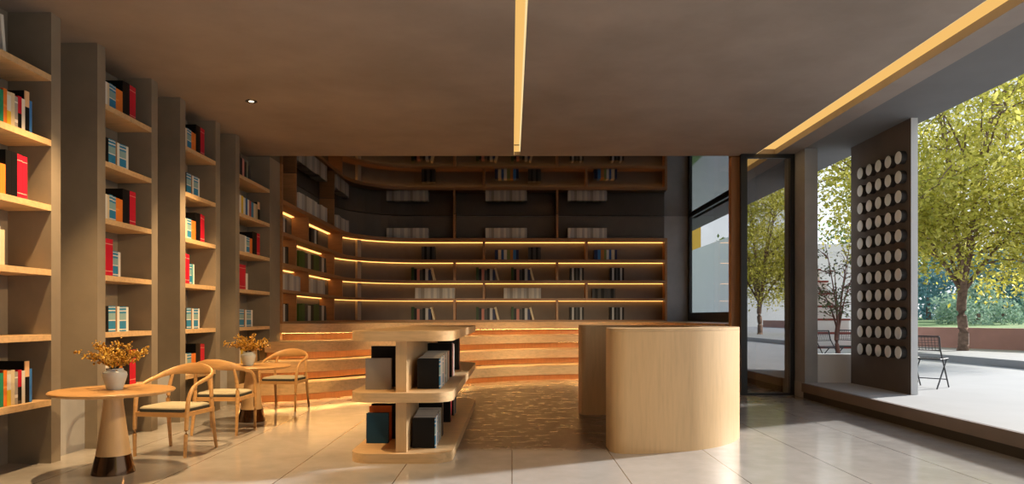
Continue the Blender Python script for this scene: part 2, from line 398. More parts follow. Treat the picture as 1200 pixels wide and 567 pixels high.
def bayrow(bi, si, items, start, stretch=1.0, tilt_last=0.0):
    y = BAYS[bi][0] + start
    for k, (cw, w, h, s, cv, bd) in enumerate(items):
        w *= stretch
        g = 'books on the %s shelf of the %s' % (SHN[si], BAYN[bi])
        lab = '%s book, %s from left, %s shelf, wall %s' % (cw, ORD[k], SHN[si], BAYN[bi])
        tl = tilt_last if k == len(items) - 1 else 0
        addbook((XW - .06, y + w / 2 + (.07 if tl else 0), ZS[si] + .001), PI / 2, w, h + rnd.uniform(-.004, .004), .22 if h < .33 else .27, s, cv, bd, lab, g, tl, bi < 3)
        y += w + .001
for bi in (1, 2):
    bayrow(bi, 0, SETA, .09); bayrow(bi, 1, SETB, .10); bayrow(bi, 2, SETA, .09); bayrow(bi, 3, SETC, .07); bayrow(bi, 4, SETB, .10); bayrow(bi, 5, SETA, .09)
bayrow(0, 0, SETW[:1], .335, .7, -.1); bayrow(0, 1, SETD, .36, .83); bayrow(0, 2, SETA, .09); bayrow(0, 3, SETW, .32); bayrow(0, 5, SETD, .36, .83)
bayrow(3, 0, SETE, .12, 1.45, -.2); bayrow(3, 1, SETF, .12, 1.75); bayrow(3, 2, SETG, .12, 2.3); bayrow(3, 3, [SETC[0], SETC[1], SETC[4]], .05, 2.1); bayrow(3, 4, SETB, .05, 1.5); bayrow(3, 5, SETF, .10, 1.75)

# ------------------------------------------------------------------ curved library bookcase
FX = -4.2; FY = 19.1; AC = (-2.5, 17.4); AR = 1.7; CE = 4.24
def casepath(off, y0=12.80, n=14):
    p = [(FX - off, y0 + (17.4 - y0) * k / 6) for k in range(6)]
    for k in range(n + 1):
        a = PI - PI / 2 * k / n; p.append((AC[0] + (AR + off) * math.cos(a), AC[1] + (AR + off) * math.sin(a)))
    p += [(AC[0] + (CE - AC[0]) * k / 6, FY + off) for k in range(1, 7)]
    return p
def band(bm, o0, o1, z0, z1):
    a = casepath(o0); b_ = casepath(o1)
    V = [[bm.verts.new((*p, z)) for p in q for z in (z0, z1)] for q in (a, b_)]
    n = len(a)
    for i in range(n - 1):
        A0, A1, B0, B1 = V[0][2 * i], V[0][2 * i + 1], V[1][2 * i], V[1][2 * i + 1]
        C0, C1, D0, D1 = V[0][2 * i + 2], V[0][2 * i + 3], V[1][2 * i + 2], V[1][2 * i + 3]
        for f in ((A0, C0, C1, A1), (B0, B1, D1, D0), (A1, C1, D1, B1), (A0, B0, D0, C0)): bm.faces.new(f)
    for i in (0, 2 * n - 2): bm.faces.new((V[0][i], V[0][i + 1], V[1][i + 1], V[1][i]))
ZP = 1.22
BRD = [(3.41, 3.494), (2.84, 2.91), (2.27, 2.34), (1.79, 1.85), (ZP, 1.262)]
case = thing('library_bookcase', 'long curved dark oak bookcase with glowing shelves along the left and back walls', 'bookcase', (0, 0, ZP))
def z_(o): o.location.z = -ZP; return o
bm = bmesh.new(); band(bm, .38, .40, ZP, ZC - .01); z_(mk('back_panel', bm, M['backpanel'], case))
for z0, z1 in BRD:
    bm = bmesh.new(); band(bm, 0, .38, z0, z1); z_(mk('shelf_board', bm, M['oak_case'], case))
for k in range(4):
    bm = bmesh.new(); band(bm, .30, .375, BRD[k][0] - .014, BRD[k][0] - .002); z_(mk('light_strip', bm, M['led'], case))
ROWS = [(3.494, ZC - .01), (2.91, 3.41), (2.34, 2.84), (1.85, 2.27), (1.262, 1.79)]
for r, (z0, z1) in enumerate(ROWS):
    odd = r % 2 == 0
    for y in ((13.65, 16.56) if odd else (14.47, 17.35)):
        z_(box('divider', FX - .35, FX - .006, y - .03, y + .03, z0, z1, M['oak_case'], case))
    for x in ((-1.575, 1.236) if odd else (-.77, 2.04)):
        z_(box('divider', x - .03, x + .03, FY + .006, FY + .35, z0, z1, M['oak_case'], case))
    if r: z_(box('end_panel', 4.18, 4.24, FY + .006, FY + .35, z0, z1, M['oak_case'], case))
    z_(box('end_panel', FX - .35, FX - .006, 12.80, 12.85, z0, z1, M['oak_case'], case))
for z0, z1 in ROWS[1:]:
    ph = math.radians(38); cx_, cy_ = AC[0] - 2.03 * math.cos(ph), AC[1] + 2.03 * math.sin(ph)
    ux, uy = -math.cos(ph), math.sin(ph); bm = bmesh.new()
    prism(bm, [(cx_ + ux * a_ * .05 + uy * b_ * .06, cy_ + uy * a_ * .05 - ux * b_ * .06) for a_, b_ in ((-1, -1), (1, -1), (1, 1), (-1, 1))], z0, z1 - .015)
    z_(mk('back_post', bm, M['palepost'], case))
def pxX(x, S_): return (x - HX) * S_
SBK = (FY + .06) / F
MW = [('pale', W_), ('pale grey', C['silver']), ('grey', C['grey']), ('pale', (.62, .60, .56)), ('pale', W_), ('pale grey', C['silver'])]
DK = [('green', C['darkgreen']), ('black', C['black']), ('pink', (.5, .2, .16)), ('dark', C['darkgrey']), ('black', C['black']), ('grey', C['silver']), ('dark', C['navy']), ('cream', C['cream'])]
BK2 = [('black', C['black']), ('silver', C['silver']), ('black', C['black']), ('dark', C['darkgrey']), ('black', C['black']), ('silver', (.4, .4, .4)), ('black', C['black'])]
CL = [('navy', C['navy']), ('cream', C['cream']), ('blue', (.03, .10, .3)), ('white', W_), ('green', (.2, .25, .08)), ('orange', (.5, .2, .05)), ('blue', (.05, .2, .5)), ('navy', C['navy'])]
BD = [('dark', C['darkgrey']), ('black', C['black']), ('dark', (.09, .085, .08)), ('black', C['black']), ('dark', C['darkgrey'])]
RN = ['dark top shelf', 'upper lit shelf', 'second lit shelf', 'third lit shelf', 'lowest lit shelf']
def backset(x0, x1, row, pal, n, h, where, lean=False, jit=.0):
    X0, X1 = pxX(x0, SBK), pxX(x1, SBK); w = (X1 - X0) / (n + (1 if lean else 0)); x = X0
    zb = ROWS[row][0] + .001
    for k in range(n):
        cw, cc = pal[k % len(pal)]
        ww = w * (1 if jit == 0 else rnd.uniform(1 - jit, 1 + jit))
        ww = min(ww, X1 - x)
        hh = h * (1 + (0 if not lean else (.0, -.12, -.16, -.2, -.1, -.1, -.18)[k % 7])) * rnd.uniform(.985, 1.0)
        tl = -.26 if (lean and k == n - 1) else 0
        addbook((x + ww / 2 - .004 + (.05 if tl else 0), FY + .05, zb), 0, (ww - .003) * (.75 if tl else 1), hh, .24, cc, None, None,
                '%s book, %s from left in %s, back %s' % (cw, ORD[k], where, RN[row]), 'books on the back wall %s' % RN[row], tl)
        x += ww
for x0, x1, wh in ((453, 502, 'the left pale set'), (569, 617.6, 'the middle pale set'), (665.7, 714.6, 'the right pale set')): backset(x0, x1, 0, MW, 14, .285, wh, False, .25)
backset(494, 510, 1, BD, 5, .36, 'the far left dark group'); backset(580, 608, 1, CL, 8, .27, 'the colourful group left of centre', False, .2); backset(619, 634, 1, BD, 5, .34, 'the dark group right of centre'); backset(696.5, 724, 1, CL[::-1], 8, .27, 'the colourful group at right', False, .2)
for row in (2, 4):
    for x0, x1, wh in ((482, 512, 'the far left leaning group'), (558, 587, 'the leaning group left of centre'), (599, 628, 'the leaning group right of centre')): backset(x0, x1, row, DK, 8, .36, wh, True)
    for x0, x1, wh in ((668, 684.5, 'the second striped group from right'), (715, 731.5, 'the rightmost striped group')): backset(x0, x1, row, BK2, 7, .345, wh)
backset(486.7, 534.4, 3, MW, 14, .285, 'the left pale set', False, .25); backset(590.5, 639, 3, MW, 14, .285, 'the right pale set', False, .25); backset(694, 721.6, 3, BD, 8, .27, 'the dark group at right', False, .2)
def leftset(x0, x1, row, pal, n, h, where, lean=False, jit=0.0):
    XS = FX - .06
    Y = lambda x: F * XS / (x - HX)
    Y0, Y1 = Y(x0), Y(x1); w = (Y1 - Y0) / (n + (.8 if lean else 0)); y = Y0
    for k in range(n):
        cw, cc = pal[k % len(pal)]; ww = min(w * (1 if not jit else rnd.uniform(1 - jit, 1 + jit)), Y1 - y)
        tl = -.2 if (lean and k == n - 1) else 0
        addbook((XS, y + ww / 2 + (.05 if tl else 0), ROWS[row][0] + .001), PI / 2, (ww - .004) * (.6 if tl else 1), h * rnd.uniform(.9, 1.0), .24, cc, None, None,
                '%s book, %s from left in %s, left %s' % (cw, ORD[k], where, RN[row]), 'books on the left wall %s' % RN[row], tl)
        y += ww
GR = [('green', (.05, .13, .02)), ('green', (.06, .15, .03)), ('dark', C['darkgrey']), ('white', W_), ('black', C['black']), ('green', (.06, .14, .03)), ('green', (.05, .12, .02)), ('dark', C['darkgrey']), ('white', W_), ('dark', C['darkgrey'])]
BW = [('black', C['black']), ('white', W_), ('dark', C['darkgrey']), ('black', C['black'])]
leftset(350, 383.5, 0, MW, 12, .36, 'the near pale set', False, .2); leftset(394, 409, 0, MW, 8, .36, 'the far pale set', False, .2)
leftset(330, 336, 1, BW, 3, .30, 'the group next to the pillar'); leftset(364, 373, 1, BW[::-1], 4, .33, 'the middle dark group')
for row in (2, 4): leftset(330, 338, row, BW, 4, .34, 'the group next to the pillar'); leftset(350, 385, row, GR, 10, .36, 'the green group', True)
leftset(330, 352, 3, MW, 8, .32, 'the near pale set', False, .2); leftset(364, 381, 3, MW, 6, .32, 'the far pale set', False, .2)

# ------------------------------------------------------------------ amphitheatre of bleacher steps
def tiercurve(pts, n=7): return catmull([(x, y, 0) for x, y in pts], n)
CV = [tiercurve([(-4.225, 10.75), (-3.5, 10.95), (-2.85, 11.5), (-1.9, 12.65), (-.8, 13.85), (.2, 14.55), (1.5, 14.9), (2.3, 14.6), (2.85, 13.7), (2.95, 12.5)]),
      tiercurve([(-4.225, 11.30), (-3.55, 11.5), (-2.95, 12.0), (-2.1, 13.1), (-.95, 14.5), (.15, 15.3), (1.5, 15.75), (2.6, 15.3), (3.15, 14.0), (3.25, 12.5)]),
      tiercurve([(-4.225, 11.95), (-3.6, 12.1), (-3.1, 12.5), (-2.35, 13.55), (-1.15, 15.15), (.1, 16.1), (1.5, 16.6), (2.9, 16.0), (3.45, 14.3), (3.55, 12.5)]),
      tiercurve([(-4.225, 12.83), (-3.7, 13.0), (-3.3, 13.4), (-2.6, 14.4), (-1.35, 15.95), (.05, 16.9), (1.5, 17.4), (3.1, 16.8), (3.72, 14.6), (3.82, 12.5)]),
      tiercurve([(-4.62, 12.84), (-4.62, 14.0), (-4.62, 15.5), (-4.62, 17.5), (-4.0, 19.2), (-1.0, 19.5), (1.5, 19.5), (4.0, 19.5), (4.9, 17.0), (4.9, 12.5)])]
for p_ in CV[4]: p_.x = max(-4.62, min(4.9, p_.x)); p_.y = min(19.5, p_.y)
ZT = [.305, .61, .915, ZP]
steps = thing('bleacher_steps', 'curved oak bleacher steps with orange light glowing under each tier', 'steps', (0, 14, 0))
for k in range(4):
    bm = bmesh.new(); bl = bmesh.new(); rings = []; lr = []
    zb = 0 if k == 0 else ZT[k - 1] + .0005
    for i, (f, bk) in enumerate(zip(CV[k], CV[k + 1])):
        c0 = CV[k][max(i - 1, 0)]; c1 = CV[k][min(i + 1, len(CV[k]) - 1)]
        tg = (c1 - c0).normalized(); n = Vector((-tg.y, tg.x, 0))
        inn = f + n * .24
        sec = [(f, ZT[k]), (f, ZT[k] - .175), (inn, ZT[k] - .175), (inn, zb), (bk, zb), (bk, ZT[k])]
        rings.append([bm.verts.new((p.x, p.y - 14, z)) for p, z in sec])
        a = f + n * .05; b2 = f + n * .085
        lr.append([bl.verts.new((p.x, p.y - 14, z)) for p, z in ((a, ZT[k] - .1755), (b2, ZT[k] - .1755), (b2, ZT[k] - .177), (a, ZT[k] - .177))])
    for R_, q in ((rings, bm), (lr, bl)):
        m_ = len(R_[0])
        for i in range(len(R_) - 1):
            for j in range(m_):
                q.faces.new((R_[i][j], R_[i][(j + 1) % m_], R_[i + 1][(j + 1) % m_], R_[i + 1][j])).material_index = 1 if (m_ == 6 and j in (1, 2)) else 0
        q.faces.new(R_[0]); q.faces.new(R_[-1][::-1])
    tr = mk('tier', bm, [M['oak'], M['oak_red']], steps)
    mk('light_strip', bl, M['ledstep'], tr)

# ------------------------------------------------------------------ curved reception desk
desk = thing('reception_desk', 'tall curved oak reception desk opening to the left, in the middle of the floor', 'desk', (1.15, 8.385, 0))
out = []
def arc(cx, cy, r, a0, a1, n):
    return [(cx + r * math.cos(math.radians(a0 + (a1 - a0) * k / n)), cy + r * math.sin(math.radians(a0 + (a1 - a0) * k / n))) for k in range(n + 1)]
CX, CY = 1.15, 8.385
# front arm left end, outer curve, back arm end, inner curve
o_ = arc(CX - .17 + .15, 6.885 + .15, .15, 180, 270, 8)
o_ += arc(CX, CY, 1.5, -90, 90, 56)
o_ += arc(.95 + .08, CY + 1.5 - .10, .10, 90, 180, 6)[0:] + arc(.95 + .08, 9.63 + .08, .10, 180, 270, 6)[3:]
ic = (CX, 8.52); ir = 1.11
o_ += arc(ic[0], ic[1], ir, 90, -90, 44)
o_ += arc(CX - .17 + .12, ic[1] - ir - .12, .12, 90, 180, 6)
bm = bmesh.new(); prism(bm, [(x - 1.15, y - 8.385) for x, y in o_], 0, 1.205)
mk('body', bm, M['oak_v'], desk, True)
bm = bmesh.new(); prism(bm, [(x - 1.15, y - 8.385) for x, y in o_], 1.207, 1.235)
mk('counter_top', bm, M['oak'], desk, True)

# ------------------------------------------------------------------ low island bookcase
isl = thing('island_bookcase', 'low oak island bookcase with rounded shelves and a central spine, holding books', 'bookcase', (-1.03, 6.42, 0))
IX0, IX1, IY0, IY1 = -1.51 + 1.03, -.556 + 1.03, 0, 4.45
for nm, z0, z1 in (('base_plate', 0, .09), ('middle_shelf', .56, .65), ('top_plate', 1.125, 1.217)):
    bm = bmesh.new(); prism(bm, roundrect(IX0, IX1, IY0, IY1, .22, 12), z0, z1); bevel(bm, .006, 2, .9)
    mk(nm, bm, M['oak'], isl, True)
box('spine_panel', -.05, .05, .08, IY1 - .08, .09, .56, M['oak_v'], isl)
box('spine_panel', -.05, .05, .08, IY1 - .08, .65, 1.125, M['oak_v'], isl)
def islandbooks(zb, y0, items, xs, where, right=True):
    y = y0
    for k, (cw, w, h, dep, s, cv, bd, gap) in enumerate(items):
        y += gap
        addbook((xs, y + w / 2, zb + .001), PI / 2 if right else -PI / 2, w, h, dep, s, cv, bd,
                '%s book, %s from the near end, %s of the island bookcase' % (cw, ORD[k], where), 'books on the %s of the island bookcase' % where, 0, True)
        y += w + .002
WH, BL, BK = W_, C['blue'], C['black']
small = [('black covered blue', .09, .29, .22, BL, BK, BB, 0), ('white', .08, .295, .22, WH, WH, None, .01), ('white', .08, .30, .22, WH, (.6, .6, .6), None, .0), ('blue', .09, .30, .22, (.04, .24, .40), WH, BB, 0), ('white', .09, .30, .22, WH, WH, None, 0),
         ('grey', .08, .31, .22, C['grey'], WH, None, 0), ('white', .09, .315, .22, WH, WH, GB, 0), ('blue', .07, .31, .22, C['teal'], WH, None, 0), ('white', .08, .315, .23, WH, WH, None, 0), ('dark', .08, .31, .23, C['darkgrey'], BK, None, 0),
         ('cream', .09, .32, .23, C['cream'], WH, None, 0), ('pink', .08, .32, .24, C['pink'], WH, None, 0)]
tall = [('tall black', .08, .39, .30, BK, BK, None, .30), ('tall purple', .09, .39, .30, C['purple'], BK, None, 0), ('tall pink', .09, .38, .30, C['pink'], C['purple'], None, 0), ('tall white', .09, .37, .30, WH, WH, None, 0)]
tall2 = [('tall black', .08, .42, .30, BK, BK, None, .75), ('tall red', .09, .42, .30, C['red'], BK, RB, 0)]
islandbooks(.65, 6.79, small + tall + tall2, -.70, 'right middle shelf')
lows = [(c_, w_ * .6, h_ * .98, d_, s_, cv_, b_, g_) for c_, w_, h_, d_, s_, cv_, b_, g_ in small[:11]]
lt = [('tall black', .07, .39, .30, BK, BK, None, .06), ('tall dark', .07, .385, .30, C['darkgrey'], BK, None, 0), ('tall black', .08, .40, .30, BK, BK, None, .85), ('tall red', .08, .40, .30, C['red'], BK, RB, 0), ('tall grey', .10, .38, .3, C['grey'], BK, None, .4), ('tall blue grey', .10, .37, .3, (.12, .2, .27), BK, None, .1)]
islandbooks(.09, 6.71, lows + lt, -.735, 'right bottom shelf')
islandbooks(.65, 6.71, [('grey', .05, .30, .245, C['grey'], C['grey'], None, 0), ('tall black', .06, .405, .285, BK, BK, None, .22)], -1.405, 'left middle shelf', False)
islandbooks(.09, 6.96, [('blue', .05, .30, .22, C['navy'], (.012, .07, .16), None, 0), ('orange', .05, .35, .22, C['orange'], (.55, .13, .02), None, .10), ('black', .05, .36, .26, BK, BK, None, .06)], -1.45, 'left bottom shelf', False)

# ------------------------------------------------------------------ build the books
CACHE = {}
def bookmesh(kind, spine, cover, bands):
    key = (kind, spine, cover, bands)
    if key in CACHE: return CACHE[key]
    bm = bmesh.new()
    if kind == 'cover':
        t = .09
        bx(bm, -.5, -.5 + t, .03, 1, 0, 1, 1); bx(bm, .5 - t, .5, .03, 1, 0, 1, 1); bx(bm, -.5, .5, 0, .035, 0, 1, 0)
    elif kind == 'pages':
        bx(bm, -.40, .40, .036, .97, .012, .975, 0)
    else:
        bx(bm, -.5, .5, .02, 1, 0, .98, 1); bx(bm, -.5, .5, 0, .02, 0, 1, 0)
    me = bpy.data.meshes.new(kind)
    bm.normal_update(); bm.to_mesh(me); bm.free()
    if kind == 'pages': me.materials.append(M['pages'])
    else:
        me.materials.append(shade_of(spine, bands)); me.materials.append(shade_of(cover))
    CACHE[key] = me; return me
def bookmat(bk):
    m_ = Matrix.Translation(bk['pos']) @ Matrix.Rotation(bk['rz'], 4, 'Z') @ Matrix.Rotation(bk['tilt'], 4, 'Y')
    return m_ @ Matrix.Diagonal((bk['w'], bk['dep'], bk['h'], 1))
def shown(bk):
    d_ = max(1, bk['pos'][1]); f_ = abs(bk['pos'][0]) / d_ if abs(bk['rz']) > .1 else 1.0
    if bk['label'].find('bay') >= 0: f_ = .5
    if 'island' in bk['group']: f_ = 2.0
    return bk['w'] * bk['h'] * f_ / d_ ** 2
BOOKS.sort(key=shown, reverse=True)
KEEP = 300
for bk in BOOKS[:KEEP]:
    kind = 'cover' if bk['parts'] else 'plain'
    o = bpy.data.objects.new('book', bookmesh(kind, bk['spine'], bk['cover'], bk['bands']))
    COL.objects.link(o); o.matrix_world = bookmat(bk)
    lab = bk['label'].split()
    tag(o, ' '.join(lab), 'book', bk['group'])
    if bk['parts']:
        p = bpy.data.objects.new('pages', bookmesh('pages', 0, 0, None)); COL.objects.link(p); p.parent = o
rest = BOOKS[KEEP:]
if rest:
    bm = bmesh.new(); mats = []; 
    for bk in rest:
        mm = shade_of(bk['spine'])
        if mm not in mats: mats.append(mm)
        n0 = len(bm.verts); fs = bx(bm, -.5, .5, 0, 1, 0, 1, mats.index(mm))
        vs = {v for f in fs for v in f.verts}
        bmesh.ops.transform(bm, matrix=bookmat(bk), verts=list(vs))
    o = mk('distant_books', bm, mats); tag(o, 'smallest distant books in dark groups on the far library shelves', 'book', kind='stuff')

# ------------------------------------------------------------------ tables, vases, chairs
def make_table(loc, label):
    t = thing('pedestal_table', label, 'table', loc, 0, 'round cafe tables along the shelves')
    bm = bmesh.new(); lathe(bm, [(.02, .681), (.44, .684), (.478, .695), (.4875, .706), (.4875, .712), (.480, .719), (.02, .72)], 72); mk('tabletop', bm, M['oak_chair'], t, True)
    bm = bmesh.new(); lathe(bm, [(.136, .160), (.128, .21), (.100, .42), (.080, .58), (.076, .625), (.082, .65), (.105, .672), (.135, .682)], 48); mk('pedestal', bm, M['oak_v'], t, True)
    bm = bmesh.new(); lathe(bm, [(.170, 0), (.170, .01), (.158, .07), (.1375, .16)], 48); mk('base', bm, M['bronze'], t, True, label='glossy bronze foot')
    return t
t1 = make_table((-3.45, 6.056, 0), 'round oak pedestal table with bronze foot, nearest to the camera')
t2 = copytree(t1); t2.location = (-3.37, 9.06, 0); t2['label'] = 'round oak pedestal table between two chairs, nearer the bleacher steps'
def make_vase(loc, k, label):
    t = thing('vase', label, 'vase', loc, 0, 'grey vases on the tables')
    bm = bmesh.new()
    n = 28
    prof = [(.058, 0), (.064, .008), (.070, .03), (.092, .10), (.098, .125), (.093, .15), (.070, .165), (.066, .172), (.069, .182), (.063, .184), (.058, .172), (.07, .15), (.05, .02)]
    lathe(bm, [(r * k, z * k) for r, z in prof], n)
    mk('body', bm, M['vase'], t, True); return t
def make_flowers(loc, k, label, seed):
    r = random.Random(seed)
    t = thing('dried_flowers', label, 'flowers', loc, 0, 'golden dried branches in vases')
    sb = bmesh.new(); fb = bmesh.new()
    for i in range(30):
        a = 2 * PI * i / 30 * 3.7 + r.uniform(-.3, .3); reach = r.uniform(.08, .31) if i > 9 else r.uniform(.24, .31); hgt = (.10 + r.uniform(0, .05)) + (.31 - reach) * .52
        p = catmull([(0, 0, -.12), (.018 * math.cos(a), .018 * math.sin(a), .0), (reach * .45 * math.cos(a), reach * .45 * math.sin(a), hgt * .62), (reach * math.cos(a), reach * math.sin(a), hgt)], 5)
        p = [q * k for q in p]
        sweep(sb, p, [(.0032 * k * (1 - .6 * j / len(p)),) * 2 for j in range(len(p))], 4)
        for j in range(26):
            u = r.uniform(.48, 1.0); q = p[min(int(u * (len(p) - 1)), len(p) - 2)].lerp(p[min(int(u * (len(p) - 1)), len(p) - 2) + 1], r.random())
            c = q + Vector((r.gauss(0, .017), r.gauss(0, .017), r.gauss(0, .017))) * k
            bmesh.ops.create_icosphere(fb, subdivisions=1, radius=r.uniform(.006, .0115) * k, matrix=Matrix.Translation(c) @ Matrix.Rotation(r.uniform(0, 3), 4, 'X') @ Matrix.Diagonal((1, 1.5, .8, 1)))
    mk('stems', sb, M['stem'], t); mk('blossoms', fb, M['gold'], t, True)
    return t
make_vase((-3.44, 6.06, .72), 1.0, 'squat grey ceramic vase on the nearest round table')
make_flowers((-3.44, 6.06, .72 + .172), 1.0, 'golden dried branches in the grey vase on the nearest table', 3)
make_vase((-3.40, 9.02, .72), .95, 'small grey ceramic vase on the farther round table')
make_flowers((-3.40, 9.02, .72 + .163), .95, 'golden dried branches in the vase on the farther table', 8)

def make_chair(loc, rz, label):
    """faces local -Y"""
    t = thing('armchair', label, 'chair', loc, rz, 'bent oak armchairs at the round tables')
    def leg(pts, rad, n=5):
        bm = bmesh.new(); P = catmull(pts, n)
        sweep(bm, P, [rad[0] + (rad[1] - rad[0]) * math.sin(PI * i / (len(P) - 1)) for i in range(len(P))], 10); mk('leg', bm, M['oak_chair'], t, True)
    for s in (-1, 1):
        leg([(s * .262, -.265, 0), (s * .268, -.258, .22), (s * .272, -.245, .43), (s * .276, -.225, .56), (s * .280, -.165, .655), (s * .283, -.08, .70)], (.0145, .021))
        leg([(s * .255, .285, 0), (s * .247, .245, .25), (s * .243, .222, .44), (s * .236, .225, .60), (s * .215, .255, .755)], (.0145, .021))
    half = [(.283, -.13, .683), (.287, -.02, .712), (.283, .09, .735), (.262, .19, .762), (.20, .268, .79), (.10, .312, .806), (0, .325, .811)]
    path = half + [(-x, y, z) for x, y, z in half[-2::-1]]
    P = catmull(path, 5); n = len(P); rad = []
    for i, p in enumerate(P):
        q = 1 - abs(p.x) / .287; q = max(0, min(1, q * 1.25)) ** .75
        e = min(1, .35 + min(i, n - 1 - i) / 6)
        rad.append(((.020 - .007 * q) * e, (.020 + .040 * q) * e))
    bm = bmesh.new(); sweep(bm, P, rad, 14); mk('backrest', bm, M['oak_chair'], t, True)
    # seat frame: rails round the seat
    bm = bmesh.new()
    bx(bm, -.262, .262, -.262, -.232, .385, .428); bx(bm, -.237, .237, .205, .232, .385, .428)
    for s in (-1, 1):
        vs = bx(bm, s * .258 - .012, s * .258 + .012, -.25, .23, .388, .428)
    bx(bm, -.25, .25, -.24, .21, .415, .428)
    bevel(bm, .005, 1); mk('seat_frame', bm, M['oak_chair'], t, True)
    bm = bmesh.new(); prism(bm, roundrect(-.250, .250, -.255, .215, .06, 6), .4285, .458); bevel(bm, .006, 2, .9); c_ = mk('cushion', bm, M['cushion_dark'], t, True)
    bm = bmesh.new()
    ol = roundrect(-.247, .247, -.252, .212, .06, 6)
    rings = [[bm.verts.new((x * k2, (y + .02) * k2 - .02, z2)) for x, y in ol] for k2, z2 in ((1, .4585), (.985, .470), (.90, .480), (.5, .486))]
    for i in range(3):
        for j in range(len(ol)): bm.faces.new((rings[i][j], rings[i][(j + 1) % len(ol)], rings[i + 1][(j + 1) % len(ol)], rings[i + 1][j]))
    bm.faces.new(rings[-1]); bm.faces.new(rings[0][::-1])
    mk('cushion_top', bm, M['cushion'], c_, True, label='beige cloth top')
    return t
A = make_chair((-3.35, 6.99, 0), math.radians(-8), 'bent oak armchair drawn up behind the nearest round table')
B = copytree(A); B.location = (-3.38, 8.22, 0); B.rotation_euler = (0, 0, math.radians(180)); B['label'] = 'bent oak armchair in the middle with its back to the camera'
Cc = copytree(A); Cc.location = (-3.33, 10.25, 0); Cc.rotation_euler = (0, 0, math.radians(-5)); Cc['label'] = 'bent oak armchair beyond the farther table, beside the steps'

# ------------------------------------------------------------------ studded screen panel on the terrace
pan = thing('screen_panel', 'tall brown screen panel with rows of round white studs on the terrace edge', 'panel', (5.66, 10.7, .25))
box('board', 5.62 - 5.66, 5.715 - 5.66, 9.86 - 10.7, 11.6 - 10.7, 0, ZC - .25, M['panelbrown'], pan)
box('end_strip', 5.6205 - 5.66, 5.7145 - 5.66, 9.853 - 10.7, 9.86 - 10.7, 0, ZC - .25, M['white'], pan)
bm = bmesh.new(); n = 28
prof = [(.093, 0, 0), (.093, .072, 0), (.090, .080, 0), (.086, .083, 1), (.05, .085, 1), (.01, .0855, 1)]
rings = [[bm.verts.new((-h_, r_ * math.cos(2 * PI * k / n), r_ * math.sin(2 * PI * k / n))) for k in range(n)] for r_, h_, _ in prof]
for i in range(len(prof) - 1):
    for k in range(n):
        f = bm.faces.new((rings[i][k], rings[i][(k + 1) % n], rings[i + 1][(k + 1) % n], rings[i + 1][k])); f.material_index = prof[i + 1][2]
f = bm.faces.new(rings[-1]); f.material_index = 1
stud = mk('stud', bm, [M['stud_side'], M['stud_cap']], pan, True)
first = True
for r in range(11):
    for c in range(5):
        o = stud if first else stud.copy()
        if not first: COL.objects.link(o); o.parent = pan
        first = False
        o.location = (5.62 - 5.66, 10.04 + .275 * c - 10.7, .836 + .2794 * r - .25)

# ------------------------------------------------------------------ outside: bed, walls, stairs, trees, chairs
bm = bmesh.new(); prism(bm, [(10.6, 18.6), (10.85, 14.9), (10.9, -40), (60, -40), (60, 60), (10.6, 60)], -.2, .41); mk('planting_bed', bm, M['terr'], kind=S)
bm = bmesh.new(); prism(bm, [(10.57, 18.6), (10.82, 14.9), (10.87, -40), (10.895, -40), (10.845, 14.9), (10.595, 18.6), (10.595, 60), (10.57, 60)], .25, .412); mk('bed_kerb', bm, M['bedkerb'], kind=S)
bm = bmesh.new(); prism(bm, [(12.6, 22.6), (14.2, 19.4), (23.0, 1.8), (23, -40), (23.3, -40), (23.3, 1.9), (14.5, 19.55), (12.9, 22.75)], .41, 1.02); mk('wall_garden', bm, M['redwall'], kind=S)
bm = bmesh.new(); bx(bm, -120, 260, -80, 300, -.4, -.2); mk('lawn', bm, M['lawn'], kind=S)
# rising lawn beyond the garden wall
bm = bmesh.new()
ring_ = [[bm.verts.new((q[0] * k_, q[1] * k_, z_2)) for q in ((.2, 1), (.42, .95), (.7, .8), (1, .55), (1.05, .2))] for k_, z_2 in ((27, .2), (36, .5), (50, .88), (110, 1.25), (200, 1.3))]
for i_ in range(4):
    for j_ in range(4): bm.faces.new((ring_[i_][j_], ring_[i_][j_ + 1], ring_[i_ + 1][j_ + 1], ring_[i_ + 1][j_]))
mk('meadow', bm, M['lawn'], kind=S)
bm = bmesh.new(); bx(bm, 7.9, 8.2, 21.5, 36, .25, 4.26); mk('wall_courtyard', bm, M['white'], kind=S)
bm = bmesh.new(); bx(bm, 8.2, 14.0, 27.5, 27.8, .25, 4.2); mk('wall_garden_end', bm, M['white'], kind=S)
st = thing('garden_stairs', 'white outdoor stairs with dark red treads beyond the low wall', 'stairs', (9.5, 22, .25))
edge = [10.6, 10.6, 10.6, 10.56, 10.52, 10.48, 10.42, 10.38]
for k, xe in enumerate(edge):
    z0 = max(0, .42 * k - .22); z1 = .42 * k + .20
    o = box('step', 8.25 - 9.5, xe - 9.5, .42 * k - .84, 3.6, z0, z1 - .06, M['white'], st)
    box('tread', 8.25 - 9.5, xe - 9.5 + .03, .42 * k - .87, 3.6, z1 - .06, z1, M['redtread'], o)
o = box('yellow_building', 7.0, 10.8, 40, 46, -.2, 6.9, M['yellow']); tag(o, 'plain yellow building seen through the library window', 'building')

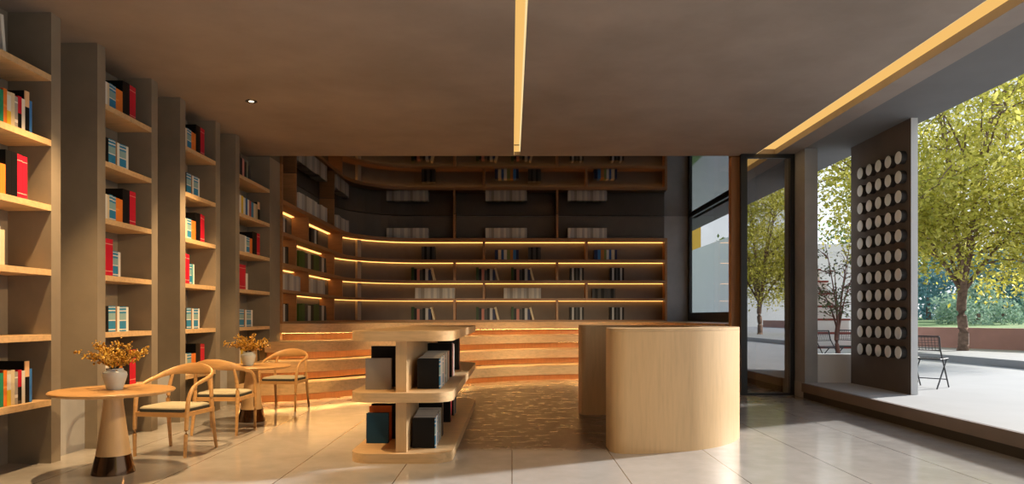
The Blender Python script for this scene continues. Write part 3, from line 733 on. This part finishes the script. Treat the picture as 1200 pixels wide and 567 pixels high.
def leaf_quad(bm, c, s, r, flat=.6):
    nrm = Vector((r.gauss(0, 1), r.gauss(0, 1), r.gauss(0, 1) + flat)).normalized()
    a = nrm.orthogonal().normalized(); a.rotate(Matrix.Rotation(r.uniform(0, 2 * PI), 3, nrm)); b_ = nrm.cross(a)
    v = [bm.verts.new(c + a * s), bm.verts.new(c + b_ * s * .45 + a * s * .1), bm.verts.new(c - a * s * .8), bm.verts.new(c - b_ * s * .45 + a * s * .1)]
    bm.faces.new(v)
def make_tree(loc, label, seed, fork, height, spread, nleaf, leafsize, mat, bark, trunk_r, name='tree', limbs=7, group=None, low=.0):
    r = random.Random(seed); t = thing(name, label, 'tree', loc, 0, group)
    tb = bmesh.new(); fb = bmesh.new(); tips = []
    sweep(tb, catmull([(0, 0, -.05), (.02, 0, fork * .3), (-.03, .02, fork * .7), (0, 0, fork * 1.08)], 4), [trunk_r * (1.25, 1.1, 1.02, .98, .95, .93, .92, .9, .9, .9, .9, .92, .95)[i] for i in range(13)], 10)
    for i in range(limbs):
        a = 2 * PI * i / limbs + r.uniform(-.25, .25)
        out_ = spread * r.uniform(.55, .95) if i % 3 else spread * .3
        top = fork + (height - fork) * (r.uniform(.45, .8) if i % 3 else .93)
        st_ = Vector((0, 0, fork * r.uniform(.86, 1.02)))
        e = Vector((out_ * math.cos(a), out_ * math.sin(a), top))
        mid = Vector((out_ * .35 * math.cos(a), out_ * .35 * math.sin(a), fork + (top - fork) * .45))
        P = catmull([st_, mid, e], 7); n_ = len(P)
        sweep(tb, P, [trunk_r * (.45 * (1 - j / n_) + .06) for j in range(n_)], 7)
        tips.append(e)
        for j in range(9):
            u = r.uniform(.28, .95); base = P[int(u * (n_ - 1))]
            a2 = a + r.uniform(-1.5, 1.5); L = spread * r.uniform(.28, .62)
            tip = base + Vector((L * math.cos(a2), L * math.sin(a2), L * r.uniform(-.25 - low, .75)))
            Q = catmull([base, base.lerp(tip, .5) + Vector((0, 0, L * .12)), tip], 4)
            sweep(tb, Q, [trunk_r * (.2 * (1 - q / len(Q)) + .03) for q in range(len(Q))], 5)
            tips += [tip, base.lerp(tip, .6)]
            for q in range(2):
                a3 = a2 + r.uniform(-1.2, 1.2); L3 = L * r.uniform(.4, .7)
                tp = base.lerp(tip, r.uniform(.4, .9)); e3 = tp + Vector((L3 * math.cos(a3), L3 * math.sin(a3), L3 * r.uniform(-.4, .5)))
                sweep(tb, [tp, e3], [trunk_r * .07, trunk_r * .03], 4); tips.append(e3)
    per = max(1, nleaf // len(tips)); sg = spread * .115
    for tp in tips:
        for j in range(per):
            c = tp + Vector((r.gauss(0, sg * 1.25), r.gauss(0, sg * 1.25), r.gauss(0, sg * .6)))
            leaf_quad(fb, c, leafsize * r.uniform(.7, 1.25), r)
    mk('trunk', tb, bark, t, True); mk('foliage', fb, mat, t)
    return t
tree = make_tree((12.5, 19.4, .41), 'broad yellow-green tree rising from the white paving right of the studded panel', 11, 1.6, 8.6, 3.7, 44000, .078, M['leaf'], M['bark'], .135, limbs=11, low=.12)
tr2 = copytree(tree); tr2.location = (13.3, -13.4, .41); tr2.rotation_euler = (0, 0, 1.1); tr2['label'] = 'yellow-green tree seen only as a reflection in the tinted glass door'
make_tree((6.62, 14.2, .25), 'slim reddish maple with sparse dark leaves in front of the white stairs', 5, .9, 2.75, .85, 950, .042, M['leafdark'], M['barkred'], .045, 'maple_tree', 6)
make_tree((16.8, 31.0, .2), 'green tree whose upper branches show above the white garden wall', 21, 2.6, 8.2, 2.7, 3000, .11, M['leafgreen'], M['bark'], .14, 'garden_tree', 7)
make_tree((10.9, 30.0, .25), 'green tree hanging over the courtyard wall outside the library window', 31, 2.4, 6.6, 1.7, 3500, .12, M['leafgreen'], M['bark'], .12, 'courtyard_tree', 7)
def far_tree(loc, w, h, mat, label, seed, name='background_tree'):
    r = random.Random(seed); t = thing(name, label, 'tree', loc, 0, 'hazy trees beyond the garden wall'); fb = bmesh.new(); tb = bmesh.new()
    sweep(tb, [(0, 0, -.5), (0, 0, h * .5)], [.3, .15], 6)
    cl = [(r.uniform(-.42, .42) * w, r.uniform(-.3, .3) * w, r.uniform(.12, .86) * h) for _ in range(12)]
    for cx, cy, cz in cl:
        k = w * r.uniform(.13, .24)
        for j in range(240):
            v = Vector((r.gauss(0, 1), r.gauss(0, 1), r.gauss(0, .8))).normalized() * k * r.uniform(.7, 1.05)
            leaf_quad(fb, Vector((cx, cy, max(.1, cz + v.z))) + Vector((v.x, v.y, 0)), w * .028, r)
    mk('trunk', tb, M['bark'], t); mk('foliage', fb, mat, t)
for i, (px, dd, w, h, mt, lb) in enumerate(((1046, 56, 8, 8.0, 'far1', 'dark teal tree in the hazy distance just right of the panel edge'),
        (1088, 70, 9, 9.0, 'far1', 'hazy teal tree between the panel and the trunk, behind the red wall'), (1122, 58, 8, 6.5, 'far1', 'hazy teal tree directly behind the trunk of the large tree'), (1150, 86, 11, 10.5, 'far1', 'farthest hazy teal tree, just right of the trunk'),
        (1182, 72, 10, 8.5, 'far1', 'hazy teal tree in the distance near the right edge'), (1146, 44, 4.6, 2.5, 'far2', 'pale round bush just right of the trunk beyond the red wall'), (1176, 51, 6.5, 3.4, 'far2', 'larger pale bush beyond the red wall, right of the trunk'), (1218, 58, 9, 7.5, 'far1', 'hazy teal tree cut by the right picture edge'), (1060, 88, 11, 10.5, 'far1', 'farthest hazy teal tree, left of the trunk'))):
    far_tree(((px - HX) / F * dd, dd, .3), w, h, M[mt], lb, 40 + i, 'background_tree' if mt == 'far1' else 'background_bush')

def make_wirechair(loc, rz, label):
    t = thing('folding_chair', label, 'chair', loc, rz, 'dark wire folding chairs on the terrace')
    def tube_(nm, pts, r=.011):
        bm = bmesh.new(); sweep(bm, pts, r, 7); return mk(nm, bm, M['wire'], t, True)
    for s in (-1, 1):
        tube_('leg', [(s * .20, -.24, 0), (s * .20, .16, .60), (s * .20, .215, .80)])      # front leg rising to the back
        tube_('leg', [(s * .185, .26, 0), (s * .185, -.20, .45)])
    bm = bmesh.new(); sweep(bm, [(-.20, .215, .80), (.20, .215, .80)], .011, 7); sweep(bm, [(-.20, .155, .585), (.20, .155, .585)], .009, 7)
    for k in range(9): 
        x = -.18 + .045 * k; sweep(bm, [(x, .155, .585), (x, .215, .80)], .004, 5)
    for k in range(5):
        z = .62 + .04 * k; y = .155 + (z - .585) * .28; sweep(bm, [(-.2, y, z), (.2, y, z)], .0035, 5)
    mk('backrest', bm, M['wire'], t, True)
    bm = bmesh.new(); 
    for y in (-.20, .18): sweep(bm, [(-.2, y, .45), (.2, y, .45)], .010, 7)
    for s in (-1, 1): sweep(bm, [(s * .2, -.20, .45), (s * .2, .18, .45)], .010, 7)
    for k in range(11): sweep(bm, [(-.2 + .04 * k, -.2, .45), (-.2 + .04 * k, .18, .45)], .0045, 5)
    mk('seat', bm, M['wire'], t, True)
    for s in (0,): tube_('stretcher', [(-.19, -.15, .13), (.19, -.15, .13)], .008)
    return t
w1 = make_wirechair((6.50, 10.90, .25), math.radians(132), 'dark wire folding chair on the terrace, fully visible right of the studded panel')
for loc, rz, lb in (((6.50, 11.75, .25), 128, 'dark wire folding chair half hidden behind the studded panel'), ((6.75, 14.9, .25), 20, 'dark wire folding chair behind the low white wall, nearest the column'), ((7.35, 15.4, .25), -40, 'dark wire folding chair behind the low white wall, nearer the panel')):
    o = copytree(w1); o.location = loc; o.rotation_euler = (0, 0, math.radians(rz)); o['label'] = lb

# ------------------------------------------------------------------ sky, sun, camera
w = bpy.data.worlds.new('World'); sc.world = w; w.use_nodes = True; nt = w.node_tree; nt.nodes.clear()
tc = nt.nodes.new('ShaderNodeTexCoord'); sp = nt.nodes.new('ShaderNodeSeparateXYZ'); nt.links.new(tc.outputs['Generated'], sp.inputs[0])
g = ramp(nt, sp.outputs[2], [(0.0, (.93, .97, .98)), (.15, (.90, .97, 1.0)), (.40, (.75, .85, .97)), (1.0, (.48, .62, .85))])
cn = noise(nt, tc.outputs['Generated'], 3.0, 6, .6)
cf = maprange(nt, cn, .40, .62, .92, 1.25)
mx = nt.nodes.new('ShaderNodeVectorMath'); mx.operation = 'SCALE'
nt.links.new(g, mx.inputs[0]); nt.links.new(cf, mx.inputs['Scale'])
bg = nt.nodes.new('ShaderNodeBackground'); nt.links.new(mx.outputs[0], bg.inputs[0]); bg.inputs[1].default_value = 1.05
wo = nt.nodes.new('ShaderNodeOutputWorld'); nt.links.new(bg.outputs[0], wo.inputs[0])
l = bpy.data.lights.new('sun', 'SUN'); l.energy = 9; l.angle = math.radians(4); l.color = (1, .96, .90)
so = bpy.data.objects.new('sun', l); COL.objects.link(so)
el = math.radians(22); dv = Vector((-.894 * math.cos(el), -.447 * math.cos(el), -math.sin(el)))
so.rotation_euler = dv.to_track_quat('-Z', 'Y').to_euler()

cam = bpy.data.cameras.new('camera'); co = bpy.data.objects.new('camera', cam); COL.objects.link(co)
cam.sensor_width = 36; cam.sensor_fit = 'HORIZONTAL'; cam.lens = 36 * F / 1200; cam.shift_y = (HY - 283.5) / 1200; cam.clip_end = 600; cam.clip_start = .05
co.location = (0, 0, EYE); co.rotation_euler = (PI / 2, 0, 0)
sc.camera = co
vs_ = sc.view_settings; sc.display_settings.display_device = 'sRGB'
vs_.view_transform = 'Standard'; vs_.look = 'None'; vs_.gamma = 1; vs_.exposure = 0; vs_.use_curve_mapping = False
sc.cycles.max_bounces = 10; sc.cycles.transparent_max_bounces = 16
